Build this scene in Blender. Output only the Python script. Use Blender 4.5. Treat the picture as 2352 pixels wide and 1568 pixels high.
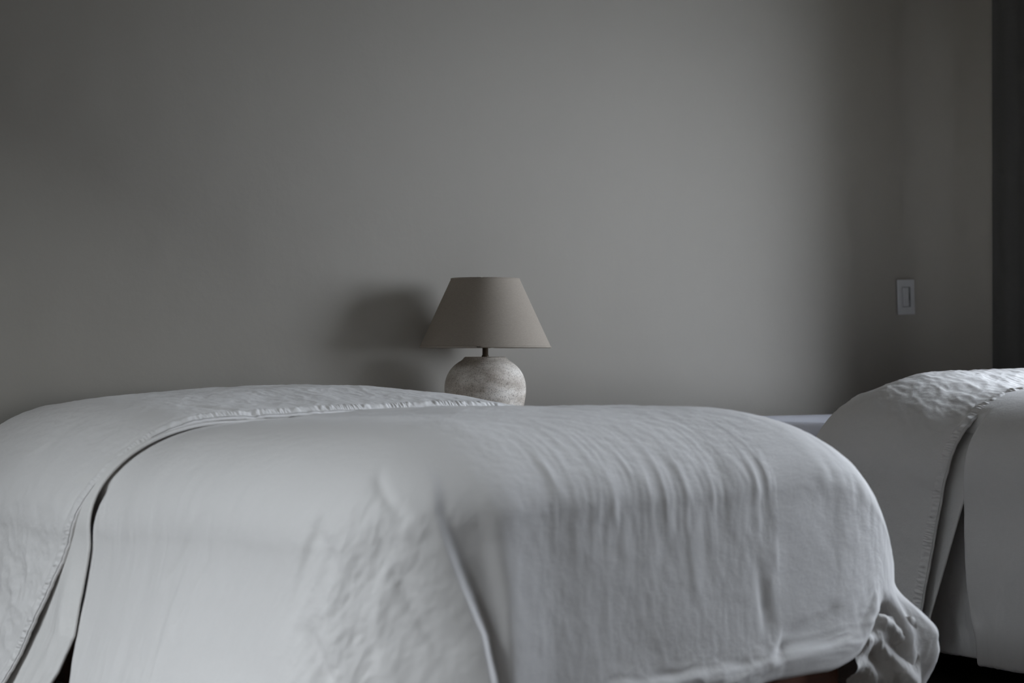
import bpy, bmesh, math, random
import numpy as np
from mathutils import Vector, Matrix

for o in list(bpy.data.objects): bpy.data.objects.remove(o, do_unlink=True)
SC = bpy.context.scene
COL = SC.collection
EXPOSURE = 0.0
SC.view_settings.view_transform = 'Standard'; SC.view_settings.look = 'None'
SC.view_settings.exposure = EXPOSURE; SC.view_settings.gamma = 1; SC.view_settings.use_curve_mapping = False
SC.cycles.use_denoising = True
SC.cycles.max_bounces = 8; SC.cycles.diffuse_bounces = 5
SC.cycles.sample_clamp_indirect = 4

# ---------------------------------------------------------------- camera: 70 mm, level, looking along the beds' corner to the wall
camd = bpy.data.cameras.new('camera'); cam = bpy.data.objects.new('camera', camd); COL.objects.link(cam)
camd.sensor_width = 36; camd.lens = 36 * 4573 / 2352; camd.clip_start = .05
cam.location = (-1.96, -4.75, .90)
cam.rotation_euler = (math.radians(90) + math.atan(31 / 4573), 0, -math.radians(38))
camd.dof.use_dof = True; camd.dof.focus_distance = 5.3; camd.dof.aperture_fstop = 3.3
SC.camera = cam

# ---------------------------------------------------------------- daylight: overcast sky outside two windows
world = bpy.data.worlds.new('overcast'); SC.world = world; world.use_nodes = True
wb = world.node_tree.nodes['Background']; wb.inputs[0].default_value = (.72, .83, 1, 1); wb.inputs[1].default_value = .25
ROOM = dict(u0=-2.35, u1=3.66, v1=6.2, h=3.05, t=.36)     # thick plastered walls
WIN_R = dict(v0=1.42, v1=3.80, z0=.78, z1=2.22)      # window in the right-hand wall
WIN_L = dict(v0=1.20, v1=2.60, z0=.90, z1=2.85)      # window in the left-hand wall
def daylight(name, u, v, z, facing, power, color, w, h, tilt=0):
    """A patch of bright overcast sky outside a window."""
    l = bpy.data.lights.new(name, 'AREA'); l.shape = 'RECTANGLE'; l.energy = power; l.color = color; l.size = w; l.size_y = h
    o = bpy.data.objects.new(name, l); COL.objects.link(o); o.location = (u, -v, z)
    o.rotation_euler = (math.radians(90 - tilt), 0, math.radians(90) * facing)
    return o
daylight('sky_right', ROOM['u1'] + ROOM['t'] + 2.5, 5.0, 4.1, 1, 5800, (.80, .88, 1), 13.0, 6.6)
daylight('sky_left', ROOM['u0'] - ROOM['t'] - 25, 7.0, 24.2, -1, 53000, (.86, .93, 1), 30.0, 19.6)
# ---------------------------------------------------------------- numpy geometry
PI = math.pi
def smooth(e0, e1, x):
    t = np.clip((x - e0) / (e1 - e0), 0, 1)
    return t * t * (3 - 2 * t)
def gauss(x, w): return np.exp(-(x / w) ** 2)
def gnoise(x, y, seed=0):
    r = np.random.RandomState(seed)
    ang = r.rand(256, 256) * 2 * PI
    gx, gy = np.cos(ang), np.sin(ang)
    xi, yi = np.floor(x).astype(int), np.floor(y).astype(int)
    xf, yf = x - xi, y - yi
    def g(ix, iy, dx, dy): return gx[ix % 256, iy % 256] * dx + gy[ix % 256, iy % 256] * dy
    s = lambda t: t * t * t * (t * (6 * t - 15) + 10)
    a = g(xi, yi, xf, yf); b = g(xi + 1, yi, xf - 1, yf)
    c = g(xi, yi + 1, xf, yf - 1); d = g(xi + 1, yi + 1, xf - 1, yf - 1)
    sx, sy = s(xf), s(yf)
    return ((a + (b - a) * sx) * (1 - sy) + (c + (d - c) * sx) * sy) * 1.5
def fbm(x, y, seed=0, octs=3, gain=.5):
    o = 0; amp = 1; f = 1.
    for k in range(octs):
        o = o + amp * gnoise(x * f, y * f, seed + k); amp *= gain; f *= 2.03
    return o
def ridged(x, y, seed=0, octs=3):
    o = 0; amp = 1; f = 1.
    for k in range(octs):
        o = o + amp * (1 - 2 * np.abs(gnoise(x * f, y * f, seed + k))); amp *= .5; f *= 2.1
    return o
def normals(P):
    du = np.gradient(P, axis=0); dv = np.gradient(P, axis=1)
    n = np.cross(du, dv); l = np.linalg.norm(n, axis=-1, keepdims=True)
    return n / np.maximum(l, 1e-9)

class Drape:
    """Duvet hanging over three sides of a bed: q runs round the edge (near side, corner,
    foot, corner, far side), rows run from the middle of the top to the hem.  Bed frame: u across, v from head to foot."""
    def __init__(s, u0, u1, vI, vb, hxS, hzS, hxF, hzF, ztop, crown, dmax, Lc=.6, hxR=None, dq=.005, rows=(50, 120, 120), vspine=.3, n1=2., n2=2., zfun=None, hzR=None, flareF=0., mR=2.):
        hzR = hzR or hzS
        hxR = hxR or hxS
        Wf = u1 - u0; Ls = vI - vb
        q0, q5 = -Ls, 2 * Lc + Wf + Ls
        q = np.linspace(q0, q5, int((q5 - q0) / dq) + 1)
        s.Lc, s.Wf, s.q = Lc, Wf, q
        th = np.where(q < 0, 0, np.where(q < Lc, q / Lc, np.where(q < Lc + Wf, 1, np.where(q < 2 * Lc + Wf, 1 - (q - Lc - Wf) / Lc, 0)))) * PI / 2
        far = q > Lc + Wf / 2
        qu = np.where(q < Lc, u0, np.where(q < Lc + Wf, u0 + q - Lc, u1))
        qv = np.where(q < 0, vI + q, np.where(q < 2 * Lc + Wf, vI, vI - (q - 2 * Lc - Wf)))
        um = (u0 + u1) / 2
        sv = vb + (qv - vb) * (vI - vspine - vb) / (vI - vb)
        sgn = np.where(far, 1., -1.)
        hx = np.where(far, hxR, hxS)
        ex = 2 / np.where(far, n2, n1)
        ox, ov = sgn * hx * np.clip(np.cos(th), 0, 1) ** ex, hxF * np.clip(np.sin(th), 0, 1) ** ex
        nx, nv = sgn * np.cos(th), np.sin(th)
        wS = np.where(far & (mR < 2), 1 - np.sin(th) ** 4, np.cos(th) ** 2)
        hz = np.where(far, hzR, hzS) * wS + hzF * (1 - wS)
        dm = dmax(q, th, far)
        k1, k2, k3 = rows
        R = np.concatenate([np.linspace(-1, 0, k1, endpoint=False), np.linspace(0, 1, k2, endpoint=False), np.linspace(1, 2, k3)])
        Q = np.repeat(q[:, None], len(R), 1); RR = np.repeat(R[None], len(q), 0)
        c = lambda a: a[:, None]
        r = np.clip(RR + 1, 0, 1)                 # interior
        U = c(qu) * r + um * (1 - r); V = c(qv) * r + c(sv) * (1 - r)
        Z = ztop + crown * (np.cos(PI * r) + 1) / 2
        t = np.clip(RR, 0, 1) * PI / 2
        U = U + c(ox) * np.sin(t); V = V + c(ov) * np.sin(t)
        mm = c(2 - (2 - mR) * far * wS); sn = np.clip(np.sin(t), 0, 1)
        D = c(hz) * (1 - (1 - sn ** mm) ** (1 / mm)) + np.clip(RR - 1, 0, 1) * c(dm - hz)
        if zfun is not None: Z = Z + zfun(U, V)
        s.D = D; s.Z0 = Z; s.U, s.V, s.Q, s.R = U, V, Q, RR
        s.th = np.repeat(th[:, None], len(R), 1); s.far = far; s.nx, s.nv = c(nx), c(nv); s.hz = c(hz)
        s.hang = np.clip(D - c(hz), 0, None)
        s.V = s.V + s.nv * s.hang ** 2 / (s.hang + .12) * flareF * np.sin(s.th) ** 2
    def points(s):
        return np.stack([s.U, -s.V, s.Z0 - s.D], -1)
def curl(P, k=10, r=.012, back=.06, N=None):
    """Roll the last column of points under, so that the hem has a thickness of its own."""
    N = normals(P) if N is None else N
    d = P[:, -1] - P[:, -3]; d = d / np.linalg.norm(d, axis=-1, keepdims=True)
    n = N[:, -1]; e = P[:, -1]
    out = []
    for i in range(1, k + 1):
        a = PI * i / k
        out.append(e + d * r * np.sin(a) - n * r * (1 - np.cos(a)))
    for i in range(1, 4):
        out.append(e - n * 2 * r - d * back * i / 3)
    return np.concatenate([P, np.stack(out, 1)], 1)

class Strip:
    """A turned-back layer lying across the bed: a runs from the near hem over the top to the far side, b from the back edge to the hem."""
    def __init__(s, u0, u1, hxS, hzS, dn, df, zt, vback, vhem, flare, hxR=None, na=(120, 60, 140, 60, 30), nb=140, bpow=1.):
        hxR = hxR or hxS
        n1, n2, n3, n4, n5 = na
        side = []  # (t, hang) pairs
        tn = np.concatenate([np.ones(n1), np.linspace(1, 0, n2, endpoint=False)])
        hn = np.concatenate([np.linspace(dn - hzS, 0, n1, endpoint=False), np.zeros(n2)])
        un = u0 - hxS * np.sin(tn * PI / 2) - flare(hn); Dn = hzS * (1 - np.cos(tn * PI / 2)) + hn
        um = np.linspace(u0, u1, n3, endpoint=False); Dm = np.zeros(n3)
        tf = np.concatenate([np.linspace(0, 1, n4, endpoint=False), np.ones(n5)])
        hf = np.concatenate([np.zeros(n4), np.linspace(0, df - hzS, n5)])
        uf = u1 + hxR * np.sin(tf * PI / 2); Df = hzS * (1 - np.cos(tf * PI / 2)) + hf
        u = np.concatenate([un, um, uf]); D = np.concatenate([Dn, Dm, Df])
        far = u > (u0 + u1) / 2
        ln = np.hypot(np.gradient(u), np.gradient(D)); s.q = np.cumsum(ln)
        b = np.linspace(0, 1, nb) ** bpow
        vh = vhem(D, u, far); vbk = vback(D, u, far)
        V = vbk[:, None] + (vh - vbk)[:, None] * b[None]
        U = np.repeat(u[:, None], nb, 1); DD = np.repeat(D[:, None], nb, 1)
        s.U, s.V, s.D, s.B = U, V, DD, np.repeat(b[None], len(u), 0)
        s.Q = np.repeat(s.q[:, None], nb, 1); s.far = far
        s.Z = zt(U, V) - DD
    def points(s):
        return np.stack([s.U, -s.V, s.Z], -1)

def crease(q, D, path, amp, wl, wr, fade=.04):
    """A fold (amp > 0) or a groove (amp < 0) along a path of (q, drop) points: width wl on the side of smaller q, wr on the other."""
    pq, pd = np.array(path).T
    q0 = np.interp(D, pd, pq); x = q - q0
    win = smooth(pd[0] - fade, pd[0] + fade * .6, D) * (1 - smooth(pd[-1] - fade * .6, pd[-1] + fade, D))
    a = np.interp(D, np.linspace(pd[0], pd[-1], len(amp)), amp) if hasattr(amp, '__len__') else amp
    return a * win * np.where(x < 0, np.exp(-(x / wl) ** 2), np.exp(-(x / wr) ** 2))
def interp(x, *kn):
    kn = np.array(kn); return np.interp(x, kn[:, 0], kn[:, 1])
# ---------------------------------------------------------------- the duvets, bed by bed
def main1():
    def dmax(q, th, far):
        return interp(q, (-2, .68), (0, .66), (.45, .62), (.65, .56), (.87, .535), (1.14, .535), (1.24, .525), (1.295, .50), (1.34, .46), (1.375, .425), (1.40, .44), (1.44, .64), (1.8, .64), (1.95, .5), (4, .5)) \
            + .006 * np.sin(q * 31) * (q > .5) * (q < 1.36)
    zf = lambda u, v: -.02 * (1 - np.clip(u, 0, 1.2)) ** 2 + .012 * smooth(.7, 1.1, u) + .012 * smooth(1., 1.5, v) - .016 * smooth(1.05, .85, v)
    d = Drape(.30, .92, 1.635, .55, .35, .22, .295, .165, .772, .012, dmax, hxR=.462, n1=2.2, n2=4.5, zfun=zf, hzR=.39, mR=1.38, flareF=.09, dq=.0032, rows=(70, 170, 170))
    d.V += np.where(d.Q < 0, smooth(.03, .25, d.D) * .14 * np.clip(-d.Q / 1.07, 0, 1), 0)
    edge1 = smooth(.862, .842, d.V + .015 * smooth(.1, .5, d.D)) * smooth(.10, .25, d.D) * (d.Q < 0)     # where the hanging side turns under, beside the fold
    d.U += d.nx * d.hang ** 2 / (d.hang + .08) * .20 * np.cos(d.th) ** 2
    P = d.points(); N = -normals(P); q, D = d.Q, d.D
    w = smooth(.0, .05, D)
    F = np.zeros_like(D)
    # the gathered corner nearest the camera: two deep folds falling from the top edge
    F += crease(q, D, [(.33, .050), (.372, .096), (.380, .155), (.415, .246), (.462, .366), (.475, .45), (.48, .62)], [.0, .012, .024, .034, .040, .046, .048, .05], .16, .020, .05)
    F += crease(q, D, [(.445, .045), (.492, .10), (.520, .16), (.535, .29), (.535, .43), (.53, .60)], [.0, .007, .014, .020, .022, .022], .030, .075)
    F += crease(q, D, [(.61, .06), (.61, .10), (.575, .22), (.57, .5)], [-.002, -.007, -.009, -.008], .04, .09)
    F += -.11 * edge1
    # softer folds on the lit side
    F += crease(q, D, [(-.37, .20), (-.443, .350), (-.50, .62)], [.0, .008, .014, .018], .018, .20, .08)
    F += crease(q, D, [(-.36, .17), (-.495, .30)], -.0035, .016, .022)
    F += crease(q, D, [(-.32, .26), (-.41, .385)], -.0035, .012, .022)
    F += crease(q, D, [(-.80, .30), (-.88, .60)], -.003, .03, .05, .1)
    F += crease(q, D, [(-.60, .30), (-.70, .60)], -.003, .02, .04, .1)
    # creases round the corner
    F += crease(q, D, [(.125, .12), (.111, .144), (.066, .240), (.031, .345)], [-.002, -.007, -.006, -.003], .016, .034)
    F += crease(q, D, [(.095, .175), (.210, .285)], -.004, .028, .024, .04)
    F += crease(q, D, [(.225, .085), (.315, .155)], -.006, .022, .018, .03)
    F += crease(q, D, [(.265, .17), (.339, .308), (.40, .40)], [-.002, -.005, -.003], .018, .030)
    F += crease(q, D, [(.110, .36), (.175, .45)], -.010, .03, .02, .04)
    F += crease(q, D, [(.175, .22), (.150, .33), (.195, .42)], .005, .02, .03)
    F += crease(q, D, [(.30, .22), (.265, .33), (.30, .45)], .005, .018, .03)
    # vertical gathers down the foot
    rs = np.random.RandomState(4)
    for (a, b, q0, q1, amp, wl, wr) in [(.06, .22, .700, .695, .004, .014, .026), (.05, .17, .768, .775, .004, .012, .022), (.08, .26, .867, .865, .004, .012, .024),
            (.06, .18, .915, .92, .003, .010, .02), (.06, .32, .970, .985, .006, .012, .030), (.08, .24, 1.035, 1.035, .003, .012, .02), (.06, .22, 1.100, 1.10, .005, .014, .022),
            (.05, .15, 1.155, 1.155, .003, .010, .02), (.05, .22, 1.205, 1.215, .004, .014, .024), (.17, .34, 1.215, 1.19, .003, .018, .030), (.04, .15, 1.238, 1.25, .005, .008, .014),
            (.10, .26, 1.265, 1.28, .004, .012, .02), (.20, .40, .86, .85, .003, .02, .04), (.03, .12, .65, .65, .004, .012, .02), (.10, .3, .816, .81, .003, .012, .02)]:
        F += crease(q, D, [(q0, a + .025), (q1, b + .02)], amp * .32, wl, wr, .03)
    for k in range(26):
        q0 = rs.uniform(.62, 1.25); a = rs.uniform(.07, .14)
        F += crease(q, D, [(q0, a), (q0 + rs.uniform(-.01, .02), a + rs.uniform(.03, .09))], rs.uniform(.0005, .0014), .007, .012, .025)
    F += crease(q, D, [(1.158, .29), (1.160, .34), (1.168, .40), (1.17, .44)], [-.001, -.004, -.006, -.002], .014, .020, .04)
    F += crease(q, D, [(1.245, .20), (1.225, .36)], -.002, .02, .03, .06)
    F += crease(q, D, [(1.245, .415), (1.225, .445), (1.20, .485)], -.006, .012, .014, .03)
    # rolled hem along the foot
    dm = dmax(q, 0, 0); e = dm - D; onf = smooth(.58, .75, q) * (1 - smooth(1.33, 1.39, q))
    wv = .012 * gnoise(q * 7, q * 0 + .5, 8)
    F += onf * (-.006 * gauss(e - .060 - wv * 2, .010) * (.35 + .65 * smooth(-.2, .5, gnoise(q * 6, q * 0 + 3.3, 9))) + .008 * gauss(e - .028 - wv * .5, .026))
    F += onf * .0025 * ridged(q * 12 + D * 9, D * 20, 31, 2) * smooth(.10, .03, e) * smooth(.0, .02, e)
    # the far foot corner: an ear of cloth pushed outward, with a deep tuck beside it
    ear = smooth(.38, .50, D) * (1 - .55 * smooth(.53, .64, D))
    F += .085 * ear * gauss(q - 1.58, .13) * smooth(1.40, 1.47, q)
    F += -.05 * gauss(q - 1.415, .022) * smooth(.40, .46, D)
    F += -.008 * ear * gauss(q - 1.49, .018) + .006 * ear * gauss(q - 1.53, .018) - .004 * ear * gauss(q - 1.575 - (D - .45) * .3, .03)
    # small crumpling: strong round the corner, faint elsewhere
    cw = gauss(q - .22, .17) * smooth(.07, .16, D)
    x, y = q * .87 + D * .5, -q * .5 + D * .87
    F += cw * (.0016 * (ridged(x * 13, y * 5.5, 11, 3) - .4) + .0012 * fbm(q * 40 + D * 20, D * 30 - q * 10, 15, 3) + .0007 * (ridged(x * 24 + y * 6, y * 11, 17, 2) - .3))
    F += .0007 * w * smooth(.5, .7, q) * (1 - smooth(1.8, 2., q)) * ridged(q * 26, D * 5 + q, 21, 2) * (1 - .5 * smooth(.2, .3, D))
    F += .0010 * w * smooth(.02, -.1, q) * ridged(q * 20 + D * 5, D * 3.5, 25, 3)
    top = smooth(.06, .0, D)
    F += .0012 * top * fbm(d.U * 9, d.V * 9, 41, 3) + .0005 * fbm(d.U * 30 + q, d.V * 30 + D * 20, 44, 2)
    F += .004 * w * fbm(q * 3.1, D * 3.1, 51, 2)
    F += ear * .0030 * (ridged(q * 20 + D * 6, D * 9, 65, 3) - .3) * smooth(1.40, 1.46, q) * (q < 1.9)
    F *= np.clip(d.R + 1.0, 0, .15) / .15
    P = P + N * F[..., None]
    return dict(P=curl(P, r=.014, N=-normals(P)), nhem=P.shape[1], d=d)
def corner_tuck():
    """Crumpled underside of the cover, drawn in between the hem and the hanging corner."""
    a = np.linspace(0, 1, 90); b = np.linspace(0, 1, 90)
    A, B = np.meshgrid(a, b, indexing='ij')
    U = 1.13 + .20 * A + .06 * B * (1 - A); V = 1.90 + .03 * A + .02 * np.sin(B * 5); Z = .37 - .26 * B - .03 * A
    P = np.stack([U, -V, Z], -1); N = normals(P)
    F = .014 * np.sin(12 * B + 5 * A + 1.5 * np.sin(3 * A)) * smooth(0, .25, B) + .006 * np.sin(23 * B - 7 * A + 2 * np.sin(4 * A)) + .003 * fbm(A * 4, B * 5, 61, 2) + .002 * ridged(A * 9 + B * 5, B * 8, 63, 3) + .012 * gauss(A - .45 - .3 * (B - .5), .10)
    return P + N * F[..., None]
def fold1():
    def zt(u, v):
        cr = .050 - .018 * ((u - .8) / .6) ** 2 - .008 * smooth(.80, 1.2, u)
        pr = (.26 * smooth(.824, .800, v) + .74 * smooth(.82, .50, v)) * (1 - .6 * smooth(.3, .0, v))
        return .772 + cr * pr - .022 * (1 - np.clip(u, 0, 1.)) ** 2 - .026 * smooth(.22, -.06, u) 
    vhem = lambda D, u, far: np.where(far, .82, .82 - .31 * np.clip((D - .10) / .54, 0, 2) ** 1.5)
    s = Strip(.27, 1.02, .345, .22, .75, .3, zt, lambda D, u, far: 0 * D + .04, vhem, lambda h: .165 * h ** 2 / (h + .06) + .008 * smooth(0, .2, h), hxR=.40, na=(170, 110, 190, 60, 30), nb=240)
    s.U -= np.where(s.U > .8, 1, 0) * .20 * smooth(.8, 1.2, s.U) * smooth(.68, .48, s.V)
    P = s.points(); N = -normals(P); e = np.linalg.norm(P - P[:, -1:], axis=-1)
    F = .0020 * fbm(s.Q * 7, s.V * 9, 71, 2) + .0012 * ridged(s.Q * 20, s.V * 16, 74, 3) + .0013 * gnoise(s.Q * 85, e * 11, 77) * smooth(.030, .012, e)
    F += -.005 * gauss(s.Q - np.interp(.30, s.U[:, -1], s.q) - (s.V - .7) * .55, .016) * smooth(.62, .72, s.V) * smooth(.30, .18, s.D)
    F += .0035 * smooth(.15, .35, s.D) * (s.U < .5) * ridged(s.Q * 9 + s.V * 6, s.V * 12 - s.Q * 4, 79, 2) * smooth(.0, .1, e)
    sag = gnoise(s.Q * 5.2, s.Q * 0 + .3, 83)
    F += -.0025 * gauss(e - .038, .006)
    F += .006 * sag * smooth(.07, .0, e)
    P = P + N * F[..., None]
    hem = hem_band(P, N, s, .026, 91, .0016, .0026)
    return dict(P=curl(P, k=5, r=.004, back=.012, N=N), nb=P.shape[1], s=s, band=hem)
def fold1b():
    zt = lambda u, v: .762 - .02 * (1 - np.clip(u, 0, 1)) ** 2
    vhem = lambda D, u, far: np.where(far, .80, interp(D, (0, .83), (.10, .84), (.25, .862), (.44, .85), (.52, .80), (.62, .71), (.75, .58)))
    s = Strip(.27, .98, .335, .22, .75, .25, zt, lambda D, u, far: 0 * D + .2, vhem, hxR=.24, flare=lambda h: .17 * h ** 2 / (h + .08), nb=160, na=(170, 90, 120, 40, 20))
    P = s.points(); N = -normals(P); hw = smooth(.22, .40, s.D) * (s.U < .3)
    e = np.linalg.norm(P - P[:, -1:], axis=-1)
    F = hw * (.014 * gauss(e - .05, .04) - .006 * smooth(.06, .24, e)) + hw * .0012 * ridged(e * 30, s.D * 9, 301, 2)
    P = P + N * F[..., None]
    return dict(P=curl(P, k=5, r=.004, back=.02, N=-normals(P)), nb=P.shape[1], s=s)
def hem_band(P, N, s, width, seed, lift=.0016, amp=.0032):
    e = np.linalg.norm(P - P[:, -1:], axis=-1)
    W = np.linspace(width, 0, 16)
    out = []
    for i in range(P.shape[0]):
        j = np.arange(P.shape[1]); order = e[i][::-1]
        pos = np.interp(W, order, j[::-1])
        out.append([np.interp(pos, j, P[i, :, k]) for k in range(3)])
    B = np.array(out).transpose(0, 2, 1)
    q = np.linspace(0, 1, P.shape[0] * 4); q0 = np.linspace(0, 1, P.shape[0])
    B = np.stack([np.stack([np.interp(q, q0, B[:, c, k]) for k in range(3)], -1) for c in range(B.shape[1])], 1)
    Q = np.interp(q, q0, s.q)[:, None]; x = np.linspace(0, 1, 16)[None]
    n = -normals(B)
    puck = gnoise(Q * 120 + 6 * gnoise(Q * 9, Q * 0, seed), x * 1.1, seed + 1) * np.sin(PI * np.clip(x * .9 + .05, 0, 1))
    return B + n * (lift + .0018 * np.sin(PI * x) + amp * puck)[..., None]
def main2():
    dmax = lambda q, th, far: .72 + 0 * q
    d = Drape(2.55, 3.08, 2.0, 1.1, .37, .22, .45, .40, .81, .012, dmax, hxR=.30)
    edge = smooth(1.372, 1.352, d.V) * smooth(.05, .16, d.D) * (d.Q < 0)
    P = d.points(); N = -normals(P)
    F = .0018 * ridged(d.Q * 16, d.D * 4, 201, 3) * smooth(0, .1, d.D) * (1 + 1.2 * smooth(.45, .65, d.D)) + .006 * gnoise(d.Q * 5, d.D * 3, 205) * smooth(.1, .4, d.D)
    F += -.10 * edge - .06 * smooth(.42, .80, d.D) + .006 * gnoise(d.Q * 9, d.D * 0, 207) * smooth(.5, .7, d.D)
    P = P + N * (F * np.clip(d.R + 1.0, 0, .15) / .15)[..., None]
    return dict(P=curl(P, r=.010, N=-normals(P)), nhem=P.shape[1], d=d)
def fold2():
    zt = lambda u, v: .815 + .045 * smooth(1.34, 1.0, v) * (1 - smooth(1.0, .8, v)) - .02 * (1 - np.clip(u - 2.2, 0, 1))**2
    vhem = lambda D, u, far: np.where(far, 1.34, 1.33 - .11 * np.clip((D - .2) / .5, 0, 2))
    s = Strip(2.53, 3.05, .375, .24, .70, .3, zt, lambda D, u, far: 0 * D + .83, vhem, lambda h: .0 * h, hxR=.32, na=(150, 110, 170, 50, 30), nb=160)
    P = s.points(); N = -normals(P); e = np.linalg.norm(P - P[:, -1:], axis=-1)
    F = .0022 * fbm(s.Q * 9, s.V * 9, 171, 3) + .0022 * ridged(s.Q * 14, s.V * 10 + s.Q * 6, 174, 3) * smooth(.16, .02, s.D) + .0030 * gnoise(s.Q * 42, e * 11, 177) * smooth(.10, .02, e) * smooth(.25, .05, s.D)
    F += .004 * gnoise(s.Q * 4, s.V * 3, 181) * smooth(.1, .3, s.D)
    P = P + N * F[..., None]
    hem = hem_band(P, N, s, .030, 191)
    return dict(P=curl(P, k=5, r=.004, back=.012, N=N), nb=P.shape[1], s=s, band=hem)
def fold2b():
    zt = lambda u, v: .795 - .02 * (1 - np.clip(u - 2.2, 0, 1)) ** 2
    vhem = lambda D, u, far: np.where(far, 1.33, 1.36 - .16 * np.clip((D - .25) / .45, 0, 2))
    s = Strip(2.53, 3.05, .34, .24, .70, .3, zt, lambda D, u, far: 0 * D + .95, vhem, lambda h: .0 * h, hxR=.30, nb=80)
    P = s.points()
    return dict(P=curl(P, k=5, r=.004, back=.012, N=-normals(P)), nb=P.shape[1], s=s)
# ---------------------------------------------------------------- materials
def nt(name):
    m = bpy.data.materials.new(name); m.use_nodes = True
    t = m.node_tree; return m, t, t.nodes['Principled BSDF'], t.nodes, t.links
def ramp(nodes, stops):
    r = nodes.new('ShaderNodeValToRGB'); e = r.color_ramp.elements
    while len(e) < len(stops): e.new(.5)
    for el, (p, c) in zip(e, stops): el.position = p; el.color = (*c, 1)
    return r
def noise(nodes, links, vec, scale, detail=3, rough=.5, mscale=None):
    n = nodes.new('ShaderNodeTexNoise'); n.inputs['Scale'].default_value = scale
    n.inputs['Detail'].default_value = detail; n.inputs['Roughness'].default_value = rough
    if mscale:
        mp = nodes.new('ShaderNodeMapping'); mp.inputs['Scale'].default_value = mscale
        links.new(vec, mp.inputs[0]); vec = mp.outputs[0]
    links.new(vec, n.inputs['Vector']); return n
def bump(nodes, links, h, b, strength, dist, prev=None):
    n = nodes.new('ShaderNodeBump'); n.inputs['Strength'].default_value = strength; n.inputs['Distance'].default_value = dist
    links.new(h, n.inputs['Height'])
    if prev: links.new(prev.outputs[0], n.inputs['Normal'])
    links.new(n.outputs[0], b.inputs['Normal']); return n
def linen(name, col, wk=1.):
    m, t, b, N, L = nt(name)
    tc = N.new('ShaderNodeTexCoord'); uv = tc.outputs['UV']
    th1 = noise(N, L, uv, 1, 3, .6, (900, 45, 1)); th2 = noise(N, L, uv, 1, 3, .6, (45, 900, 1))
    add = N.new('ShaderNodeMath'); add.operation = 'ADD'
    L.new(th1.outputs[0], add.inputs[0]); L.new(th2.outputs[0], add.inputs[1])
    r = ramp(N, [(.35, tuple(c * .955 for c in col)), (.65, col)])
    hf = N.new('ShaderNodeMath'); hf.operation = 'MULTIPLY'; hf.inputs[1].default_value = .5
    L.new(add.outputs[0], hf.inputs[0]); L.new(hf.outputs[0], r.inputs[0]); L.new(r.outputs[0], b.inputs['Base Color'])
    b.inputs['Roughness'].default_value = .92; b.inputs['Specular IOR Level'].default_value = .15
    b.inputs['Sheen Weight'].default_value = .08; b.inputs['Sheen Roughness'].default_value = .5
    n1 = bump(N, L, add.outputs[0], b, .35, .0007)
    cr = noise(N, L, uv, 26, 4, .62); n2 = bump(N, L, cr.outputs[0], b, .30 * wk, .006, n1)
    return m
def plain(name, col, rough=.5, metal=0, spec=.5):
    m, t, b, N, L = nt(name); b.inputs['Base Color'].default_value = (*col, 1)
    tc = N.new('ShaderNodeTexCoord'); n = noise(N, L, tc.outputs['Object'], 60, 3)
    r = ramp(N, [(.3, tuple(c * .93 for c in col)), (.7, col)]); L.new(n.outputs[0], r.inputs[0]); L.new(r.outputs[0], b.inputs['Base Color'])
    b.inputs['Roughness'].default_value = rough; b.inputs['Metallic'].default_value = metal; b.inputs['Specular IOR Level'].default_value = spec
    return m
def wood(name, c0, c1, axis=(3, 40, 40), rough=.45):
    m, t, b, N, L = nt(name)
    tc = N.new('ShaderNodeTexCoord'); n = noise(N, L, tc.outputs['Object'], 1, 6, .6, axis)
    r = ramp(N, [(.3, c0), (.7, c1)]); L.new(n.outputs[0], r.inputs[0]); L.new(r.outputs[0], b.inputs['Base Color'])
    b.inputs['Roughness'].default_value = rough; bump(N, L, n.outputs[0], b, .15, .002)
    return m
def plaster(name, col):
    m, t, b, N, L = nt(name)
    tc = N.new('ShaderNodeTexCoord'); o = tc.outputs['Object']
    n1 = noise(N, L, o, 1.6, 5, .6); n2 = noise(N, L, o, 9, 4, .6)
    mx = N.new('ShaderNodeMath'); mx.operation = 'MULTIPLY_ADD'; mx.inputs[1].default_value = .35
    L.new(n2.outputs[0], mx.inputs[0]); L.new(n1.outputs[0], mx.inputs[2])
    r = ramp(N, [(.45, tuple(c * .965 for c in col)), (.9, col)]); L.new(mx.outputs[0], r.inputs[0]); L.new(r.outputs[0], b.inputs['Base Color'])
    b.inputs['Roughness'].default_value = .85; b.inputs['Specular IOR Level'].default_value = .2
    n3 = noise(N, L, o, 5, 6, .55); bump(N, L, n3.outputs[0], b, .16, .02)
    return m
def ceramic(name):
    m, t, b, N, L = nt(name)
    tc = N.new('ShaderNodeTexCoord'); o = tc.outputs['Object']
    n1 = noise(N, L, o, 1, 6, .66, (11, 11, 20)); n2 = noise(N, L, o, 300, 2, .6)
    r = ramp(N, [(.38, (.46, .40, .34)), (.46, (.56, .50, .43)), (.53, (.66, .60, .53)), (.64, (.80, .75, .68))])
    L.new(n1.outputs[0], r.inputs[0])
    r2 = ramp(N, [(.34, (.55, .53, .51)), (.48, (1, 1, 1))]); L.new(n2.outputs[0], r2.inputs[0])
    mx = N.new('ShaderNodeMix'); mx.data_type = 'RGBA'; mx.blend_type = 'MULTIPLY'; mx.inputs['Factor'].default_value = 1
    L.new(r.outputs[0], mx.inputs['A']); L.new(r2.outputs[0], mx.inputs['B']); L.new(mx.outputs['Result'], b.inputs['Base Color'])
    b.inputs['Roughness'].default_value = .7; b.inputs['Specular IOR Level'].default_value = .3
    n = bump(N, L, n2.outputs[0], b, .35, .0015); bump(N, L, n1.outputs[0], b, .3, .004, n)
    return m
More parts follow.
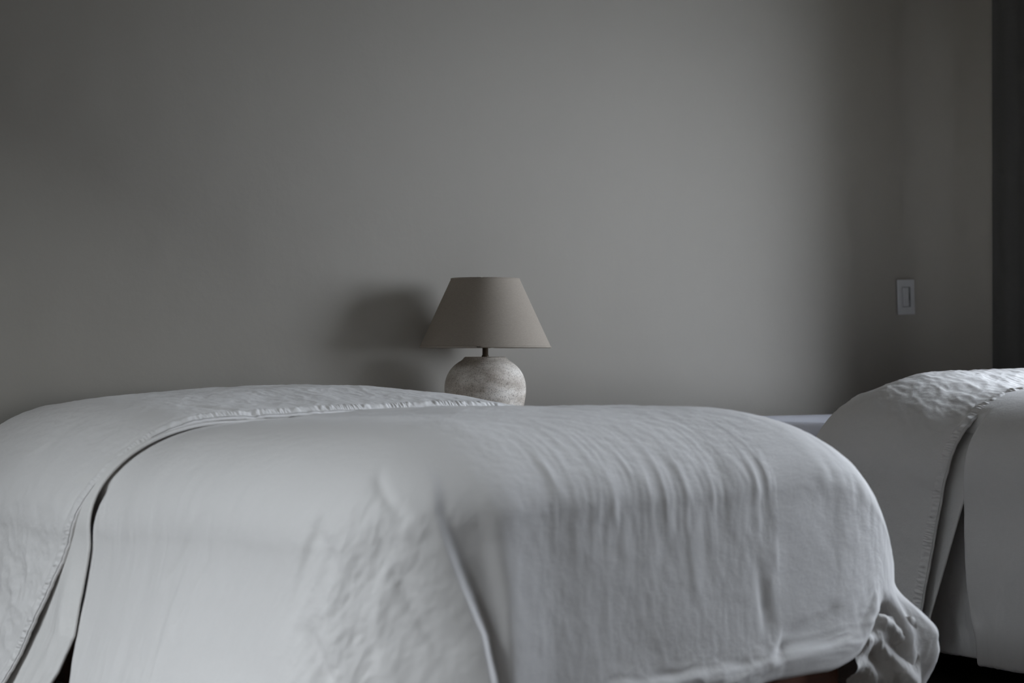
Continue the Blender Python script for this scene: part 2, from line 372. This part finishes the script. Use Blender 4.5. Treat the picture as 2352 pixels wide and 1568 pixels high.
def shade_cloth(name, col):
    m, t, b, N, L = nt(name)
    tc = N.new('ShaderNodeTexCoord'); o = tc.outputs['Object']
    n1 = noise(N, L, o, 1, 3, .6, (900, 900, 120)); n2 = noise(N, L, o, 1, 3, .6, (120, 120, 900))
    add = N.new('ShaderNodeMath'); add.operation = 'ADD'; L.new(n1.outputs[0], add.inputs[0]); L.new(n2.outputs[0], add.inputs[1])
    hf = N.new('ShaderNodeMath'); hf.operation = 'MULTIPLY'; hf.inputs[1].default_value = .5; L.new(add.outputs[0], hf.inputs[0])
    r = ramp(N, [(.35, tuple(c * .86 for c in col)), (.65, tuple(c * 1.05 for c in col))]); L.new(hf.outputs[0], r.inputs[0]); L.new(r.outputs[0], b.inputs['Base Color'])
    b.inputs['Roughness'].default_value = .9; b.inputs['Specular IOR Level'].default_value = .1
    bump(N, L, add.outputs[0], b, .3, .0008)
    tl = N.new('ShaderNodeBsdfTranslucent'); L.new(r.outputs[0], tl.inputs['Color'])
    mx = N.new('ShaderNodeMixShader'); mx.inputs[0].default_value = .15
    L.new(b.outputs[0], mx.inputs[1]); L.new(tl.outputs[0], mx.inputs[2]); L.new(mx.outputs[0], N['Material Output'].inputs[0])
    return m
def glass(name):
    m, t, b, N, L = nt(name); N.remove(b)
    tr = N.new('ShaderNodeBsdfTransparent'); gl = N.new('ShaderNodeBsdfGlossy'); gl.inputs['Roughness'].default_value = .02
    mx = N.new('ShaderNodeMixShader'); mx.inputs[0].default_value = .06
    L.new(tr.outputs[0], mx.inputs[1]); L.new(gl.outputs[0], mx.inputs[2]); L.new(mx.outputs[0], N['Material Output'].inputs[0])
    return m
M = dict(
    linen=linen('white_linen', (.685, .665, .645)), linen_in=linen('linen_lining', (.69, .67, .645)),
    sheet=linen('white_cotton_sheet', (.86, .87, .97), .4),
    wall=plaster('warm_grey_plaster', (.47, .44, .39)), ceil=plaster('ceiling_plaster', (.55, .53, .49)), wall2=plaster('taupe_low_bounce_plaster', (.30, .275, .24)),  # wall2: unseen left and front walls, darkened to cut bounced light
    floor=wood('dark_floor_boards', (.030, .022, .018), (.06, .045, .036)),
    frame=wood('red_brown_wood', (.12, .035, .014), (.22, .075, .03)),
    stand=wood('nightstand_wood', (.10, .06, .035), (.17, .10, .06)),
    ceramic=ceramic('rough_taupe_ceramic'), shade=shade_cloth('taupe_linen_shade', (.43, .375, .315)),
    shade_in=shade_cloth('shade_lining', (.66, .62, .56)), brass=plain('aged_bronze', (.16, .13, .10), .38, .85),
    plate=plain('white_plastic', (.74, .74, .75), .4), dark=plain('dark_slot', (.05, .05, .05), .6),
    curtain=linen('charcoal_curtain_cloth', (.12, .117, .11)), winframe=plain('window_paint', (.55, .54, .52), .5),
    bulb=plain('frosted_bulb', (.8, .8, .78), .3), glass=glass('window_glass'), slot=plain('plate_shadow_gap', (.30, .30, .31), .6))

# ---------------------------------------------------------------- object helpers
def link(name, mesh, mat, parent=None, smoothed=True):
    o = bpy.data.objects.new(name, mesh); COL.objects.link(o)
    if mat: mesh.materials.append(mat)
    if smoothed:
        for p in mesh.polygons: p.use_smooth = True
    if parent: o.parent = parent; o.matrix_parent_inverse = parent.matrix_world.inverted()
    return o
def thing(name, loc, label, cat, group=None):
    o = bpy.data.objects.new(name, None); COL.objects.link(o); o.location = loc
    o.empty_display_size = .1; o['label'] = label; o['category'] = cat
    if group: o['group'] = group
    bpy.context.view_layer.update()
    return o
def grid_obj(name, P, mat, parent=None, flip=False, origin=None, weld=True, quv=None):
    n, m = P.shape[:2]
    org = np.array(parent.location if parent else (0, 0, 0)) if origin is None else np.array(origin)
    i = np.arange(n * m).reshape(n, m)
    f = np.stack([i[:-1, :-1], i[1:, :-1], i[1:, 1:], i[:-1, 1:]], -1).reshape(-1, 4)
    if flip: f = f[:, ::-1]
    co = (P.reshape(-1, 3) - org)
    me = bpy.data.meshes.new(name)
    me.vertices.add(n * m); me.vertices.foreach_set('co', co.ravel().astype(np.float32))
    me.loops.add(f.size); me.loops.foreach_set('vertex_index', f.ravel().astype(np.int32))
    me.polygons.add(len(f)); me.polygons.foreach_set('loop_start', np.arange(0, f.size, 4, dtype=np.int32))
    me.update(calc_edges=True)
    if quv is None:
        d1 = np.linalg.norm(np.diff(P, axis=0, prepend=P[:1]), axis=-1).mean(1).cumsum()
        d2 = np.linalg.norm(np.diff(P, axis=1, prepend=P[:, :1]), axis=-1).mean(0).cumsum()
        quv = np.stack(np.meshgrid(d1, d2, indexing='ij'), -1)
    uv = me.uv_layers.new(name='UVMap'); uv.data.foreach_set('uv', quv.reshape(-1, 2)[f.ravel()].ravel().astype(np.float32))
    if weld:
        bm = bmesh.new(); bm.from_mesh(me); bmesh.ops.remove_doubles(bm, verts=bm.verts, dist=1e-5); bm.to_mesh(me); bm.free()
    me.validate()
    o = bpy.data.objects.new(name, me); COL.objects.link(o); me.materials.append(mat)
    me.polygons.foreach_set('use_smooth', np.ones(len(me.polygons), bool))
    if parent: o.parent = parent
    else: o.location = org
    return o
def box_bm(bm, u0, u1, v0, v1, z0, z1, bevel=0, seg=2):
    r = bmesh.ops.create_cube(bm, size=1); vs = r['verts']
    for v in vs:
        v.co = Vector((u0 + (v.co.x + .5) * (u1 - u0), -v1 + (v.co.y + .5) * (v1 - v0), z0 + (v.co.z + .5) * (z1 - z0)))
    if bevel:
        es = list({e for v in vs for e in v.link_edges})
        bmesh.ops.bevel(bm, geom=es, offset=bevel, segments=seg, affect='EDGES', profile=.5)
def boxes(name, mat, bl, parent=None, bevel=0, seg=2, smoothed=False):
    bm = bmesh.new()
    for b in bl: box_bm(bm, *b, bevel, seg)
    if parent: bmesh.ops.translate(bm, vec=-parent.location, verts=bm.verts)
    me = bpy.data.meshes.new(name); bm.to_mesh(me); bm.free()
    o = bpy.data.objects.new(name, me); COL.objects.link(o); me.materials.append(mat)
    if smoothed:
        for p in me.polygons: p.use_smooth = True
    if parent: o.parent = parent
    return o
def lathe(name, prof, mat, parent, n=96, at=(0, 0, 0), wobble=None):
    a = np.linspace(0, 2 * PI, n + 1)
    pr = np.array(prof); r, z = pr[:, 0], pr[:, 1]
    R = r[None] * (1 if wobble is None else wobble(a[:, None], z[None]))
    P = np.stack([R * np.cos(a[:, None]), R * np.sin(a[:, None]), np.repeat(z[None], n + 1, 0)], -1) + np.array(at)
    return grid_obj(name, P, mat, parent, origin=(0, 0, 0))
def tube(bm, pts, r, n=10):
    pts = [Vector(p) for p in pts]; rings = []
    for i, p in enumerate(pts):
        d = (pts[min(i + 1, len(pts) - 1)] - pts[max(i - 1, 0)]).normalized()
        a = d.orthogonal().normalized(); b = d.cross(a)
        rings.append([bm.verts.new(p + r * (math.cos(2 * PI * k / n) * a + math.sin(2 * PI * k / n) * b)) for k in range(n)])
    for A, B in zip(rings, rings[1:]):
        for k in range(n): bm.faces.new((A[k], A[(k + 1) % n], B[(k + 1) % n], B[k]))
def struct(o): o['kind'] = 'structure'; return o

# ---------------------------------------------------------------- the room
R = ROOM; T = R['t']
struct(boxes('floor', M['floor'], [(R['u0'] - T, R['u1'] + T, -T, R['v1'] + T, -.1, 0)]))
struct(boxes('ceiling', M['ceil'], [(R['u0'] - T, R['u1'] + T, -T, R['v1'] + T, R['h'], R['h'] + .1)]))
def rounded_back_wall(rad=.16):
    """Back wall whose right-hand end turns into the right wall in a soft plastered curve."""
    bm = bmesh.new(); a = np.linspace(0, PI / 2, 17)
    u1 = R['u1']
    pts = [(R['u0'] - T, 0)] + [(u1 - rad + rad * math.sin(t), rad * (1 - math.cos(t))) for t in a] + [(u1, .34), (u1, .6), (u1 + T, .6), (u1 + T, -T), (R['u0'] - T, -T)]
    lo = [bm.verts.new((u, -v, 0)) for u, v in pts]; hi = [bm.verts.new((u, -v, R['h'])) for u, v in pts]
    n = len(pts)
    for i in range(n):
        f = bm.faces.new((lo[i], lo[(i + 1) % n], hi[(i + 1) % n], hi[i])); f.smooth = 0 <= i <= 18
    bm.faces.new(hi); bm.faces.new(lo[::-1])
    bmesh.ops.recalc_face_normals(bm, faces=bm.faces)
    me = bpy.data.meshes.new('wall_back'); bm.to_mesh(me); bm.free()
    o = bpy.data.objects.new('wall_back', me); COL.objects.link(o); me.materials.append(M['wall']); return struct(o)
rounded_back_wall()
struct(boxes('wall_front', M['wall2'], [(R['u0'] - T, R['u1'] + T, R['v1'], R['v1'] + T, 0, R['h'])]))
def wall_with_window(name, u0, u1, w):
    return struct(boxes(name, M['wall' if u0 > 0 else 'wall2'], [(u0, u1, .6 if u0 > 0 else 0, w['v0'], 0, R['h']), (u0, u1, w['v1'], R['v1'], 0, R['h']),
                                         (u0, u1, w['v0'], w['v1'], 0, w['z0']), (u0, u1, w['v0'], w['v1'], w['z1'], R['h'])]))
wall_with_window('wall_right', R['u1'], R['u1'] + T, WIN_R)
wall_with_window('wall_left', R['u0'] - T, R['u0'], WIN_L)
def window(name, u, w):
    f = .05; v0, v1, z0, z1 = w['v0'], w['v1'], w['z0'], w['z1']; vm = (v0 + v1) / 2
    o = struct(boxes(name, M['winframe'], [(u - .03, u + .03, v0, v0 + f, z0, z1), (u - .03, u + .03, v1 - f, v1, z0, z1),
        (u - .03, u + .03, v0 + f, v1 - f, z0, z0 + f), (u - .03, u + .03, v0 + f, v1 - f, z1 - f, z1), (u - .025, u + .025, vm - .02, vm + .02, z0 + f, z1 - f)]))
    for a, b in ((v0 + f, vm - .02), (vm + .02, v1 - f)):
        boxes('pane', M['glass'], [(u - .004, u + .004, a, b, z0 + f, z1 - f)], o)
    return o
window('window_1', R['u1'] + T - .06, WIN_R)
window('window_2', R['u0'] - T + .06, WIN_L)
struct(boxes('baseboard_back', M['winframe'], [(R['u0'], R['u1'], 0, .015, 0, .10)]))

# ---------------------------------------------------------------- beds
def bed(name, u0, u1, v1, ztop, label, zl=.30):
    b = thing(name, ((u0 + u1) / 2, -v1 / 2, 0), label, 'bed', 'pair of twin beds')
    boxes('mattress', M['sheet'], [(u0, u1, .06, v1 - .08, zl + .02, ztop)], b, .055, 5, True)
    boxes('side_rail', M['frame'], [(u0 + .0, u0 + .03, .08, v1 - .02, zl - .15, zl)], b, .004)
    boxes('side_rail', M['frame'], [(u1 - .03, u1, .08, v1 - .02, zl - .15, zl)], b, .004)
    boxes('foot_rail', M['frame'], [(u0, u1, v1 - .02, v1 + .012, zl - .15, zl)], b, .004)
    boxes('slat_base', M['stand'], [(u0 + .03, u1 - .03, v, v + .08, zl - .02, zl + .018) for v in np.arange(.12, v1 - .1, .16)], b)
    for u in (u0 + .035, u1 - .035):
        for v in (.09, v1 - .045):
            boxes('leg', M['frame'], [(u - .035, u + .035, v - .035, v + .035, 0, zl - .01)], b, .005)
    return b
bed('bed', .14, 1.16, 1.86, .655, 'bed with red-brown wooden frame under the large nearer duvet, left of the lamp', .262)
bed('bed', 2.36, 3.24, 2.2, .700, 'bed with bare white sheet at its head, behind at the right edge', .262)

# ---------------------------------------------------------------- duvets
def duvet(label, loc, m, f, fb, group):
    d = thing('duvet', loc, label, 'duvet', group)
    grid_obj('duvet_body', m['P'], M['linen'], d)
    grid_obj('turned_back_fold', f['P'], M['linen'], d, flip=True)
    if fb: grid_obj('fold_lining', fb['P'], M['linen_in'], d, flip=True)
    if 'band' in f: grid_obj('hem_band', f['band'], M['linen'], d, flip=True)
    return d
d1 = duvet('large white linen duvet turned back over the nearer bed, in front of the lamp', (.6, -1.2, .66), main1(), fold1(), fold1b(), 'white linen duvets')
grid_obj('tucked_corner', corner_tuck(), M['linen_in'], d1)
duvet('white linen duvet on the farther bed, cut off by the right edge', (2.8, -1.5, .70), main2(), fold2(), fold2b(), 'white linen duvets')

# ---------------------------------------------------------------- nightstand and lamp
LU, LV, LZ = 1.49, .21, .69
ns = thing('nightstand', (LU + .04, -.25, 0), 'wooden nightstand between the two beds, under the lamp', 'nightstand')
boxes('top', M['stand'], [(1.29, 1.73, .03, .47, .66, .69)], ns, .004)
boxes('body', M['stand'], [(1.31, 1.71, .04, .45, .16, .66)], ns, .003)
df = boxes('drawer', M['stand'], [(1.33, 1.69, .45, .465, .48, .63)], ns, .003)
for u in (1.335, 1.685):
    for v in (.065, .425): boxes('leg', M['stand'], [(u - .02, u + .02, v - .02, v + .02, 0, .16)], ns, .003)
lamp = thing('table_lamp', (LU, -LV, LZ), 'table lamp with taupe cone shade and rough ceramic base, against the wall', 'lamp')
prof = [(0, 0), (.078, 0), (.086, .004), (.096, .022), (.107, .050), (.1145, .085), (.1165, .108), (.1155, .128), (.1125, .143), (.107, .157), (.099, .1695), (.0885, .1805), (.078, .1885), (.070, .1935), (.065, .1975), (.0625, .2005), (.060, .2035), (.056, .205), (.012, .205), (0, .205)]
def resample(p, k=6):
    p = np.array(p); out = []
    for i in range(len(p) - 1):
        p0, p1, p2, p3 = p[max(i - 1, 0)], p[i], p[i + 1], p[min(i + 2, len(p) - 1)]
        for t in np.arange(k) / k:
            c = .5 * (2 * p1 + (p2 - p0) * t + (2 * p0 - 5 * p1 + 4 * p2 - p3) * t ** 2 + (3 * p1 - p0 - 3 * p2 + p3) * t ** 3); c[0] = max(c[0], 0); out.append(c)
    out.append(p[-1]); return np.array(out)
prf = np.concatenate([[(0, 0), (.06, 0)], resample(prof[1:-2]), [(.012, .205), (0, .205)]])
lathe('ceramic_base', prf, M['ceramic'], lamp, 128, wobble=lambda a, z: 1 + .010 * gnoise(a * 1.6 / 1.0 * 0 + np.cos(a) * 1.5 + 5, z * 14 + np.sin(a) * 1.5, 3) * np.clip(z * 20, 0, 1))
st = lathe('stem', [(0, .203), (.0105, .203), (.0105, .208), (.0085, .210), (.0080, .260), (.0080, .32), (0, .32)], M['brass'], lamp, 32)
lathe('bulb_socket', [(0, .30), (.016, .30), (.018, .31), (.018, .345), (.014, .36), (0, .36)], M['brass'], lamp, 32)
lathe('bulb', [(0, .355), (.012, .355), (.016, .362), (.026, .378), (.027, .388), (.020, .402), (0, .408)], M['bulb'], lamp, 32)
SH0, SH1, RB, RT = .233, .427, .188, .0985
sh = lathe('lamp_shade', [(RB, SH0), (RT, SH1)] if 0 else [(RB - (RB - RT) * k / 24, SH0 + (SH1 - SH0) * k / 24) for k in range(25)] , M['shade'], lamp, 128)
lathe('shade_lining', [(RT - .003 + (RB - RT) * k / 12, SH1 - (SH1 - SH0) * k / 12) for k in range(13)], M['shade_in'], sh, 128)
def ring(name, r, z, tr, mat, par):
    bm = bmesh.new(); tube(bm, [(r * math.cos(a), r * math.sin(a), z) for a in np.linspace(0, 2 * PI, 97)], tr, 8)
    me = bpy.data.meshes.new(name); bm.to_mesh(me); bm.free(); o = link(name, me, mat); o.parent = par; return o
ring('rim', RB - .0012, SH0, .0028, M['shade'], sh); ring('rim', RT - .0012, SH1, .0026, M['shade'], sh)
bm = bmesh.new()
for k in range(3):
    a = 2 * PI * k / 3 + .5; tube(bm, [(.016 * math.cos(a), .016 * math.sin(a), .345), (.12 * math.cos(a), .12 * math.sin(a), .352), ((RB - .062) * math.cos(a), (RB - .062) * math.sin(a), .365)], .0018, 6)
me = bpy.data.meshes.new('spider'); bm.to_mesh(me); bm.free(); o = link('shade_spider', me, M['brass']); o.parent = sh

# ---------------------------------------------------------------- wall switch
su, sz = 3.527, 1.107
sw = thing('light_switch', (su, -.0095, sz), 'white wall light switch plate near the dark room corner', 'light switch')
boxes('wall_plate', M['plate'], [(su - .039, su + .039, 0, .007, sz - .0625, sz + .0625)], sw, .0028, 3)
boxes('switch_frame', M['slot'], [(su - .0185, su + .0185, .006, .0077, sz - .036, sz + .036)], sw, .0005, 1)
boxes('rocker', M['plate'], [(su - .0165, su + .0075, .006, .0105, sz - .0335, sz + .0335)], sw, .0012, 2)
boxes('dimmer_slider', M['dark'], [(su + .011, su + .0135, .006, .0085, sz - .012, sz + .014)], sw)
for ch in sw.children: ch.data.transform(Matrix.Translation((0, -.0095, 0)))
sw.rotation_euler = (0, math.radians(-2), math.radians(-9))     # sits where the plaster begins to curve

# ---------------------------------------------------------------- curtain
def curtain():
    v = np.linspace(.30, 1.20, 300); z = np.linspace(.02, 2.75, 90)
    VV, ZZ = np.meshgrid(v, z, indexing='ij')
    x = (VV - .30)
    dep = .012 + .050 * smooth(0, .16, x) + .024 * np.sin(2 * PI * x / .19 + .4 + .08 * ZZ) * smooth(.02, .16, x)
    return np.stack([R['u1'] - dep, -VV, ZZ], -1)
P = curtain()
cur = grid_obj('curtain', P, M['curtain'], None, origin=(R['u1'] - .06, -.5, 0))
cur['label'] = 'dark curtain hanging in soft folds at the right, beside the switch'; cur['category'] = 'curtain'
sm = cur.modifiers.new('thick', 'SOLIDIFY'); sm.thickness = .003
